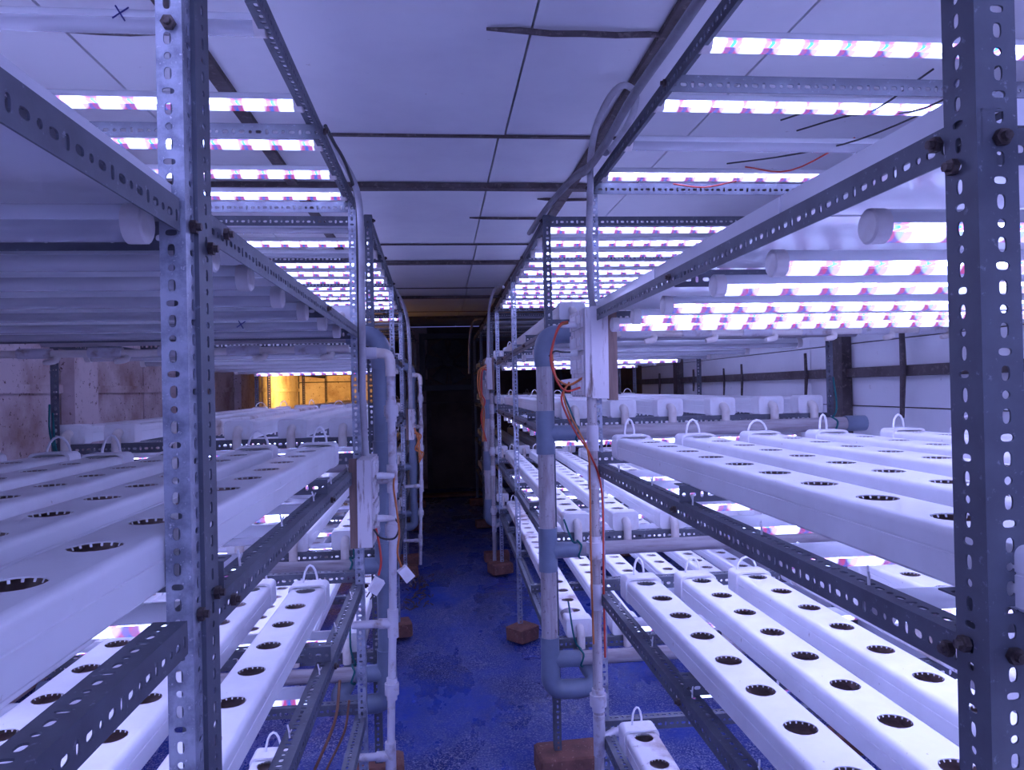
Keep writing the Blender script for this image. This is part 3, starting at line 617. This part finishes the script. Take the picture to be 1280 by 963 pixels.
def supply_left(dx, dy, lbl):
    rt_ = thing('water_pipe', lbl, 'pipe', Matrix.Translation((dx, dy, 0)), 'thin white supply pipes beside the aisle')
    P = [(-0.158, 2.40, H(0.095)), (-0.158, 2.40, H(-0.30)), (-0.166, 2.40, H(-0.73)), (-0.178, 2.40, H(-1.05)), (-0.186, 2.40, H(-1.36))]
    q = MB(); q.tube(P, 0.0125, 16); link('pipe', q.mesh('pipe', ['pipe_white'], 60), rt_)
    q = MB(); q.tube(smooth_path([(-0.158, 2.40, H(0.05)), (-0.158, 2.40, H(0.09)), (-0.166, 2.40, H(0.118)), (-0.195, 2.40, H(0.125)), (-0.21, 2.40, H(0.125))], 4), 0.0165, 16); link('elbow', q.mesh('elbow', ['elbow_plastic'], 60), rt_)
    q = MB(); q.tube([(-0.20, 2.40, H(0.125)), (-0.25, 2.40, H(0.125))], 0.019, 16); link('coupler', q.mesh('coupler', ['pipe_white'], 60), rt_)
    for z, x in ((-0.062, -0.158), (-0.445, -0.162), (-0.955, -0.174)):
        q = MB(); union(q, x, 2.40, H(z), 0.0135); link('union', q.mesh('union', ['pipe_white'], 40), rt_)
    for z, x in ((-0.28, -0.159), (-0.745, -0.166), (-1.17, -0.182)):
        q = MB(); q.tube([(x, 2.40, H(z - 0.045)), (x, 2.40, H(z + 0.045))], 0.0175, 16); q.tube([(x, 2.40, H(z)), (x - 0.045, 2.40, H(z))], 0.0165, 14)
        link('tee', q.mesh('tee', ['pipe_white'], 60), rt_)
        q = MB(); q.tube([(x - 0.04, 2.40, H(z)), (x - 0.13, 2.40, H(z))], 0.013, 14); link('side_pipe', q.mesh('side_pipe', ['pipe_white'], 60), rt_)
supply_left(0, 0, 'thin white supply pipe with unions standing beside the near left junction box')
supply_left(0.005, 3.42, 'thin white supply pipe standing left of the aisle, second along it')
def supply_right(dx, dy, lbl):
    rt_ = thing('water_pipe', lbl, 'pipe', Matrix.Translation((dx, dy, 0)), 'thin white supply pipes beside the aisle')
    P = [(0.476, 2.29, H(-0.03)), (0.478, 2.29, H(-0.5)), (0.476, 2.29, H(-0.9)), (0.474, 2.29, H(-1.40))]
    q = MB(); q.tube(P, 0.0155, 16); link('pipe', q.mesh('pipe', ['pipe_old'], 60), rt_)
    for z0, z1 in ((-0.20, -0.12), (-0.32, -0.245), (-0.70, -0.62), (-1.16, -1.03)):
        q = MB(); q.tube([(0.477, 2.29, H(z0)), (0.477, 2.29, H(z1))], 0.019, 16); link('sleeve', q.mesh('sleeve', ['pipe_white'], 60), rt_)
    for z in (-0.505, -0.985):
        q = MB(); union(q, 0.476, 2.29, H(z), 0.016); link('union', q.mesh('union', ['pipe_white'], 40), rt_)
    q = MB(); q.tube([(0.476, 2.29, H(-1.12)), (0.53, 2.31, H(-1.10)), (0.60, 2.33, H(-1.10))], 0.016, 14); link('side_pipe', q.mesh('side_pipe', ['pipe_white'], 60), rt_)
supply_right(0, 0, 'mottled white supply pipe running down below the near right junction box')
supply_right(-0.06, 3.70, 'thin white supply pipe right of the aisle below the far junction box')
# supply headers under the upper shelves
for s, xs, xe_, y, zz_, wh in ((1, 0.53, 1.80, 2.40, 0.178, 'right'), (-1, -0.29, -1.56, 2.42, 0.142, 'left')):
    rt_ = thing('header_pipe', 'thin white jointed header pipe crossing under the %s upper shelf end' % wh, 'pipe', None, 'header pipes')
    q = MB(); q.tube([(xs, y, H(zz_)), ((xs + xe_) / 2, y, H(zz_) - 0.004), (xe_, y, H(zz_))], 0.012, 12); link('pipe', q.mesh('pipe', ['elbow_plastic'], 60), rt_)
    for k in range(6):
        x = xs + s * (0.12 + 0.21 * k)
        q = MB(); q.tube([(x - 0.05, y, H(zz_)), (x + 0.05, y, H(zz_) - 0.001)], 0.0165, 14); link('sleeve', q.mesh('sleeve', ['pipe_white'], 60), rt_)
        q = MB(); q.tube(smooth_path([(x + 0.06, y, H(zz_) - 0.004), (x + 0.065, y - 0.006, H(zz_ - 0.022)), (x + 0.03, y - 0.01, H(zz_ - 0.03))], 3), [0.010] * 6 + [0.007], 10); link('nozzle', q.mesh('nozzle', ['elbow_plastic'], 60), rt_)

# ------------------------------------------------------------------ junction boxes
def junction_box(x0, x1, y0, y1, z0, z1, face, plugs, lbl, plank):
    """face=-1: sockets look towards -x"""
    rt_ = thing('junction_box', lbl, 'electrical box', None, 'wooden junction boxes at the rack ends')
    q = MB(); q.box(x0, y0, H(z0), x1, y1, H(z1), jit=0.002); link('box_body', q.mesh('box_body', ['wood_box'], 0), rt_)
    q = MB(); xa, xb = plank; q.box(xa, y0 + 0.01, H(z0 - 0.006), xb, y0 + 0.035, H(z1 + 0.004), jit=0.002); link('mounting_plank', q.mesh('mounting_plank', ['wood_brown'], 0), rt_)
    if plugs == 3.5:
        y1 = 2.52; q = MB(); q.box(x0 - 0.018, y0 + 0.004, H(z0 + 0.004), x0 + 0.011, y1, H(z1 - 0.003), jit=0.002); link('socket_board', q.mesh('socket_board', ['wood_box'], 0), rt_); x0 -= 0.018
    xf = x0 if face < 0 else x1; n = 4; d = face
    hh = (z1 - z0) / n
    for k in range(n):
        za = z0 + hh * k + 0.010; zb = z0 + hh * (k + 1) - 0.006
        q = MB(); q.box(*sorted_box(xf, xf + d * 0.006, y0 + 0.03, y1 - 0.02, H(za), H(zb))); p = link('socket_plate', q.mesh('socket_plate', ['wood_box'], 0), rt_)
        q = MB(); q.box(*sorted_box(xf + d * 0.006, xf + d * 0.010, y0 + 0.05, y0 + 0.09, H(za + 0.015), H(zb - 0.015)))
        link('switch', q.mesh('switch', ['cap_plastic'], 0), p)
        if y1 - y0 > 0.19:
            q = MB(); q.box(*sorted_box(xf + d * 0.006, xf + d * 0.009, y0 + 0.12, y1 - 0.05, H(za + 0.012), H(zb - 0.012))); link('socket', q.mesh('socket', ['cap_plastic'], 0), p)
def sorted_box(xa, xb, ya, yb, za, zb): return min(xa, xb), min(ya, yb), min(za, zb), max(xa, xb), max(ya, yb), max(za, zb)
junction_box(0.472, 0.527, 2.26, 2.318, -0.035, 0.253, -1, 3.5, 'tall whitewashed wooden junction box with plugs on the right rack post', (0.528, 0.556))
junction_box(-0.257, -0.214, 2.28, 2.50, -0.473, -0.207, 1, 3, 'whitewashed wooden junction box with plugs on the left rack post', (-0.283, -0.258))
junction_box(0.385, 0.425, 6.0, 6.2, -0.0, 0.26, -1, 3, 'small wooden junction box farther along the right side of the aisle', (0.426, 0.445))
junction_box(-0.245, -0.205, 5.66, 5.9, -0.37, -0.14, 1, 3, 'slim white junction box farther along the left side of the aisle', (-0.265, -0.246))
def plug(x, y, z, d, lbl, L=0.055):
    rt_ = thing('plug', lbl, 'plug', None, 'plugs in the junction boxes')
    q = MB(); q.tube([(x, y, H(z)), (x + d * L * .3, y, H(z)), (x + d * L, y, H(z - 0.002))], [0.011, 0.011, 0.008], 10); link('plug_body', q.mesh('plug_body', ['cap_plastic'], 40), rt_)
for i, z in enumerate((0.205, 0.112, 0.02)): plug(0.447, 2.36, z, -1, 'white plug pushed into the right junction box, %s from the top' % ORD[i])
for i, z in enumerate((-0.262, -0.395)): plug(-0.214 + 0.012, 2.33, z, 1, 'white plug pushed into the left junction box, %s from the top' % ORD[i])
def cable(name, lbl, cat, pts, r, mat, group=None, n=5, seg=8):
    q = MB(); q.tube(smooth_path(pts, n), r, seg); return thing(name, lbl, cat, None, group, q.mesh(name, [mat], 60))
W = lambda x, y, z: (x, y, H(z))
cable('plug_wire', 'orange wire looping from the top plug of the right junction box', 'wire', [W(0.405, 2.285, 0.205), W(0.375, 2.28, 0.19), W(0.352, 2.28, 0.12), W(0.36, 2.28, 0.04), W(0.385, 2.285, 0.015), W(0.41, 2.285, 0.01), W(0.45, 2.3, 0.03)], 0.0038, 'wire_orange')
cable('plug_wire', 'dark red wire looping beside the orange one at the right junction box', 'wire', [W(0.405, 2.29, 0.208), W(0.38, 2.28, 0.20), W(0.36, 2.27, 0.16), W(0.345, 2.27, 0.09), W(0.365, 2.27, 0.02), W(0.395, 2.28, -0.01), W(0.44, 2.29, 0.0)], 0.0035, 'wire_red')
cable('plug_wire', 'black wire crossing the gap left of the right junction box', 'wire', [W(0.41, 2.285, 0.112), W(0.385, 2.28, 0.112), W(0.36, 2.275, 0.115), W(0.34, 2.27, 0.10)], 0.0030, 'wire_black')
cable('plug_wire', 'orange wire hanging from the lowest plug of the right junction box', 'wire', [W(0.405, 2.285, 0.018), W(0.385, 2.28, -0.02), W(0.40, 2.27, -0.08), W(0.43, 2.265, -0.14), W(0.455, 2.262, -0.20), W(0.459, 2.262, -0.30), W(0.457, 2.262, -0.55), W(0.46, 2.264, -0.8)], 0.0032, 'wire_orange')
cable('plug_wire', 'red wire running down beside the right supply pipe', 'wire', [W(0.405, 2.29, 0.015), W(0.378, 2.28, -0.03), W(0.395, 2.275, -0.09), W(0.425, 2.27, -0.15), W(0.462, 2.262, -0.21), W(0.499, 2.275, -0.33), W(0.498, 2.275, -0.6), W(0.499, 2.28, -0.85)], 0.0032, 'wire_red')
cable('plug_wire', 'orange wire hanging from upper left plug beside the white pipe', 'wire', [W(-0.148, 2.33, -0.265), W(-0.15, 2.32, -0.30), W(-0.142, 2.31, -0.36), W(-0.135, 2.31, -0.44), W(-0.142, 2.31, -0.50), W(-0.13, 2.31, -0.545)], 0.0032, 'wire_orange')
cable('plug_wire', 'black wire curling between the lower left plug and the white pipe', 'wire', [W(-0.150, 2.33, -0.395), W(-0.135, 2.32, -0.42), W(-0.15, 2.31, -0.455), W(-0.19, 2.30, -0.45), W(-0.21, 2.28, -0.42)], 0.003, 'wire_black')
cable('plug_wire', 'red wire hanging from the left junction box to a loose white connector', 'wire', [W(-0.205, 2.3, -0.42), W(-0.195, 2.29, -0.47), W(-0.19, 2.28, -0.52), W(-0.198, 2.28, -0.56)], 0.0035, 'wire_red')
for k, (x, z) in enumerate(((0.0, 0), (0.015, -0.02), (-0.015, 0.02))):
    cable('plug_wire', 'tangled orange wire strand by the far right junction box, strand %s' % ('nearest the aisle', 'in the middle', 'next to the box')[k], 'wire', [W(0.38, 5.98, 0.18 + z), W(0.33 + x, 5.96, 0.15), W(0.32 + x, 5.95, 0.0 + z), W(0.345 + x, 5.95, -0.1), W(0.34 - x, 5.95, -0.2 + z), W(0.35 + x, 5.96, -0.42)], 0.006, 'wire_orange' if k != 1 else 'wire_red')
    cable('plug_wire', 'tangled orange wire strand below the slim left junction box, strand %s' % ('nearest the aisle', 'in the middle', 'next to the box')[k], 'wire', [W(-0.20, 5.64, -0.30 + z), W(-0.165 + x, 5.62, -0.34), W(-0.18 - x, 5.62, -0.42 + z), W(-0.15 + x, 5.62, -0.47), W(-0.17, 5.62, -0.52 + z)], 0.006, 'wire_orange')
def connector(p, rz, ry, lbl):
    rt_ = thing('plug_connector', lbl, 'plug', Matrix.Translation(p) @ Matrix.Rotation(rz, 4, 'Z') @ Matrix.Rotation(ry, 4, 'Y'), 'loose connectors')
    q = MB(); q.box(-0.016, -0.012, -0.025, 0.016, 0.012, 0.02, jit=0.002); link('plug_body', q.mesh('plug_body', ['cap_plastic'], 0), rt_)
    for sx in (-0.007, 0.007):
        q = MB(); q.tube([(sx, 0, -0.025), (sx, 0, -0.045)], 0.0022, 6); link('pin', q.mesh('pin', ['bolt_metal'], 0), rt_)
connector(W(-0.118, 2.31, -0.565), 0.3, -0.6, 'white two pin plug hanging loose right of the left white pipe')
connector(W(-0.205, 2.28, -0.59), 0.2, 0.6, 'white plug hanging loose below the left junction box')

# ------------------------------------------------------------------ cable bundle and conduits
g_ = 'grey cables along the right top rail'
cable('power_cable', 'thick grey cable along the right top rail, topmost of the bundle', 'cable', [W(0.458, -0.8, 0.668), W(0.458, 0.6, 0.668), W(0.458, 1.2, 0.662), W(0.456, 1.65, 0.668), W(0.46, 1.9, 0.662), W(0.462, 2.15, 0.665), W(0.466, 2.35, 0.7), W(0.462, 2.5, 0.715), W(0.44, 2.66, 0.705), W(0.408, 2.82, 0.675), W(0.4, 3.1, 0.668)], 0.0105, 'cable_grey', g_)
cable('power_cable', 'grey cable along the right top rail, lying below the thickest one', 'cable', [W(0.446, -0.8, 0.655), W(0.446, 0.6, 0.655), W(0.446, 1.2, 0.645), W(0.444, 1.65, 0.65), W(0.45, 1.9, 0.642), W(0.452, 2.15, 0.648), W(0.45, 2.35, 0.678), W(0.446, 2.5, 0.692), W(0.425, 2.66, 0.684), W(0.395, 2.82, 0.66), W(0.39, 3.1, 0.66)], 0.009, 'cable_grey', g_)
cable('power_cable', 'pale grey conduit looping over the right rail and down to the junction box', 'cable', [W(0.47, 2, 0.65), W(0.53, 2.12, 0.715), W(0.602, 2.2, 0.828), W(0.616, 2.2, 0.895), W(0.579, 2.2, 0.922), W(0.534, 2.2, 0.884), W(0.489, 2.2, 0.79), W(0.47, 2.2, 0.69), W(0.468, 2.2, 0.607), W(0.46, 2.2, 0.448), W(0.47, 2.24, 0.3), W(0.488, 2.285, 0.25)], 0.0105, 'conduit_grey', g_)
cable('power_cable', 'grey conduit bending off the left top rail and down to the junction box', 'cable', [W(-0.29, 1.85, 0.655), W(-0.30, 1.98, 0.70), W(-0.325, 2.2, 0.765), W(-0.3, 2.33, 0.745), W(-0.25, 2.35, 0.644), W(-0.238, 2.36, 0.505), W(-0.24, 2.36, 0.228), W(-0.243, 2.36, -0.03), W(-0.237, 2.36, -0.2)], 0.0105, 'conduit_grey')
cable('power_cable', 'thin dark cable beside the left top rail and conduit', 'cable', [W(-0.268, 1.85, 0.660), W(-0.268, 2.0, 0.668), W(-0.262, 2.2, 0.672), W(-0.257, 2.42, 0.62), W(-0.259, 2.44, 0.45), W(-0.26, 2.44, 0.0)], 0.005, 'wire_black')
cable('power_cable', 'pale conduit dropping from the ceiling to the far right junction box', 'cable', [W(0.50, 5.6, 0.78), W(0.46, 5.75, 0.80), W(0.42, 5.9, 0.72), W(0.405, 6.0, 0.55), W(0.40, 6.05, 0.26)], 0.012, 'conduit_grey')
cable('power_cable', 'conduit curving off the middle left rack down to the slim far box', 'cable', [W(-0.29, 4.6, 0.66), W(-0.27, 5.2, 0.66), W(-0.24, 5.55, 0.58), W(-0.225, 5.65, 0.4), W(-0.225, 5.70, 0.0), W(-0.225, 5.74, -0.14)], 0.014, 'conduit_grey')
cable('power_cable', 'dark cable sagging to the small box on the far right', 'cable', [W(0.52, 8.8, 0.85), W(0.42, 8.9, 0.82), W(0.37, 8.95, 0.6), W(0.36, 9.0, 0.2)], 0.014, 'conduit_grey')
# thin black lamp wires between the right top lights
for k, (pts, mt_) in enumerate(((( (1.12, 1.55, 0.70), (1.05, 1.70, 0.655), (0.98, 1.80, 0.70), (0.93, 1.9, 0.71)), 'wire_black'), (((1.25, 1.42, 0.70), (1.15, 1.62, 0.64), (1.08, 1.8, 0.69), (1.0, 1.95, 0.70)), 'wire_black'),
        (((1.3, 1.7, 0.7), (1.15, 1.9, 0.66), (1.05, 2.1, 0.68), (0.92, 2.25, 0.70)), 'wire_black'), (((0.95, 2.25, 0.645), (0.85, 2.27, 0.63), (0.75, 2.27, 0.64)), 'wire_red'), (((1.2, 2.0, 0.7), (1.08, 2.15, 0.65), (0.98, 2.25, 0.69)), 'wire_red'))):
    cable('lamp_wire', 'thin %s lamp wire sagging between right top tubes, %s one from the front' % ('red' if mt_ == 'wire_red' else 'black', ORD[k]), 'wire', [W(*p) for p in pts], 0.0025, mt_, 'lamp wires between the right top tubes')
# teal strings knotted on the pipes
def string(pts, lbl): cable('tie_string', lbl, 'string', pts, 0.0035, 'string_teal', 'teal strings tied on the pipes', 4, 6)
def ring_knot(x, y, z, r=0.033): return [W(x + 0.006 * math.sin(3 * a), y + r * math.cos(a), z + r * math.sin(a)) for a in [2 * PI * k / 10 for k in range(12)]]
string(ring_knot(0.50, 2.70, -0.168) + [W(0.48, 2.66, -0.10), W(0.44, 2.66, 0.0)], 'teal string knotted round the upper branch of the right drain pipe')
string(ring_knot(0.50, 2.70, -0.60) + [W(0.47, 2.66, -0.56), W(0.44, 2.66, -0.48)], 'teal string knotted round the middle branch of the right drain pipe')
string(ring_knot(0.50, 2.70, -1.0) + [W(0.47, 2.66, -0.92), W(0.45, 2.66, -0.78)], 'teal string knotted round the lowest branch of the right drain pipe')
string(ring_knot(-0.33, 2.70, -0.628) + [W(-0.32, 2.66, -0.50)], 'teal string tied round the left drain branch below the junction box')
string(ring_knot(-0.33, 2.70, -1.015) + [W(-0.335, 2.66, -0.9), W(-0.33, 2.66, -0.75)], 'teal string tied round the lowest left drain branch')
string(ring_knot(-1.30, 2.70, -0.262) + [W(-1.33, 2.70, -0.18), W(-1.36, 2.74, -0.05)], 'teal string tied at the outer end of the upper left drain branch')
string(ring_knot(-1.34, 2.70, -0.262) + [W(-1.35, 2.70, -0.12), W(-1.37, 2.74, -0.02)], 'teal string hanging on the left back post')
string(ring_knot(1.50, 2.70, -0.168) + [W(1.53, 2.72, -0.10), W(1.53, 2.74, 0.02)], 'teal string tied at the right end of the upper right drain branch')
# debris by the left bricks, loose copper wires on the lower left
q = MB()
for k in range(60):
    x, y = random.gauss(-0.17, 0.05), random.uniform(4.9, 5.8); a = random.uniform(0, PI); l = random.uniform(0.015, 0.05)
    q.tube([(x, y, 0.012), (x + l * math.cos(a), y + l * math.sin(a), 0.02)], 0.005, 4)
o = thing('debris_litter', 'brown twigs and litter scattered on the tarpaulin beside the left rack', 'litter', None, None, q.mesh('debris_litter', ['debris_brown'], 0)); o['kind'] = 'stuff'
cable('copper_wire', 'brown wire rising from the floor under the near left rack', 'wire', [W(-0.50, 2.6, -1.43), W(-0.46, 2.55, -1.3), W(-0.38, 2.55, -1.12), W(-0.36, 2.56, -0.98)], 0.005, 'plank_wood')
cable('copper_wire', 'second brown wire under the near left rack beside the first', 'wire', [W(-0.46, 2.6, -1.43), W(-0.42, 2.56, -1.3), W(-0.35, 2.56, -1.16), W(-0.33, 2.56, -1.05)], 0.004, 'plank_wood')
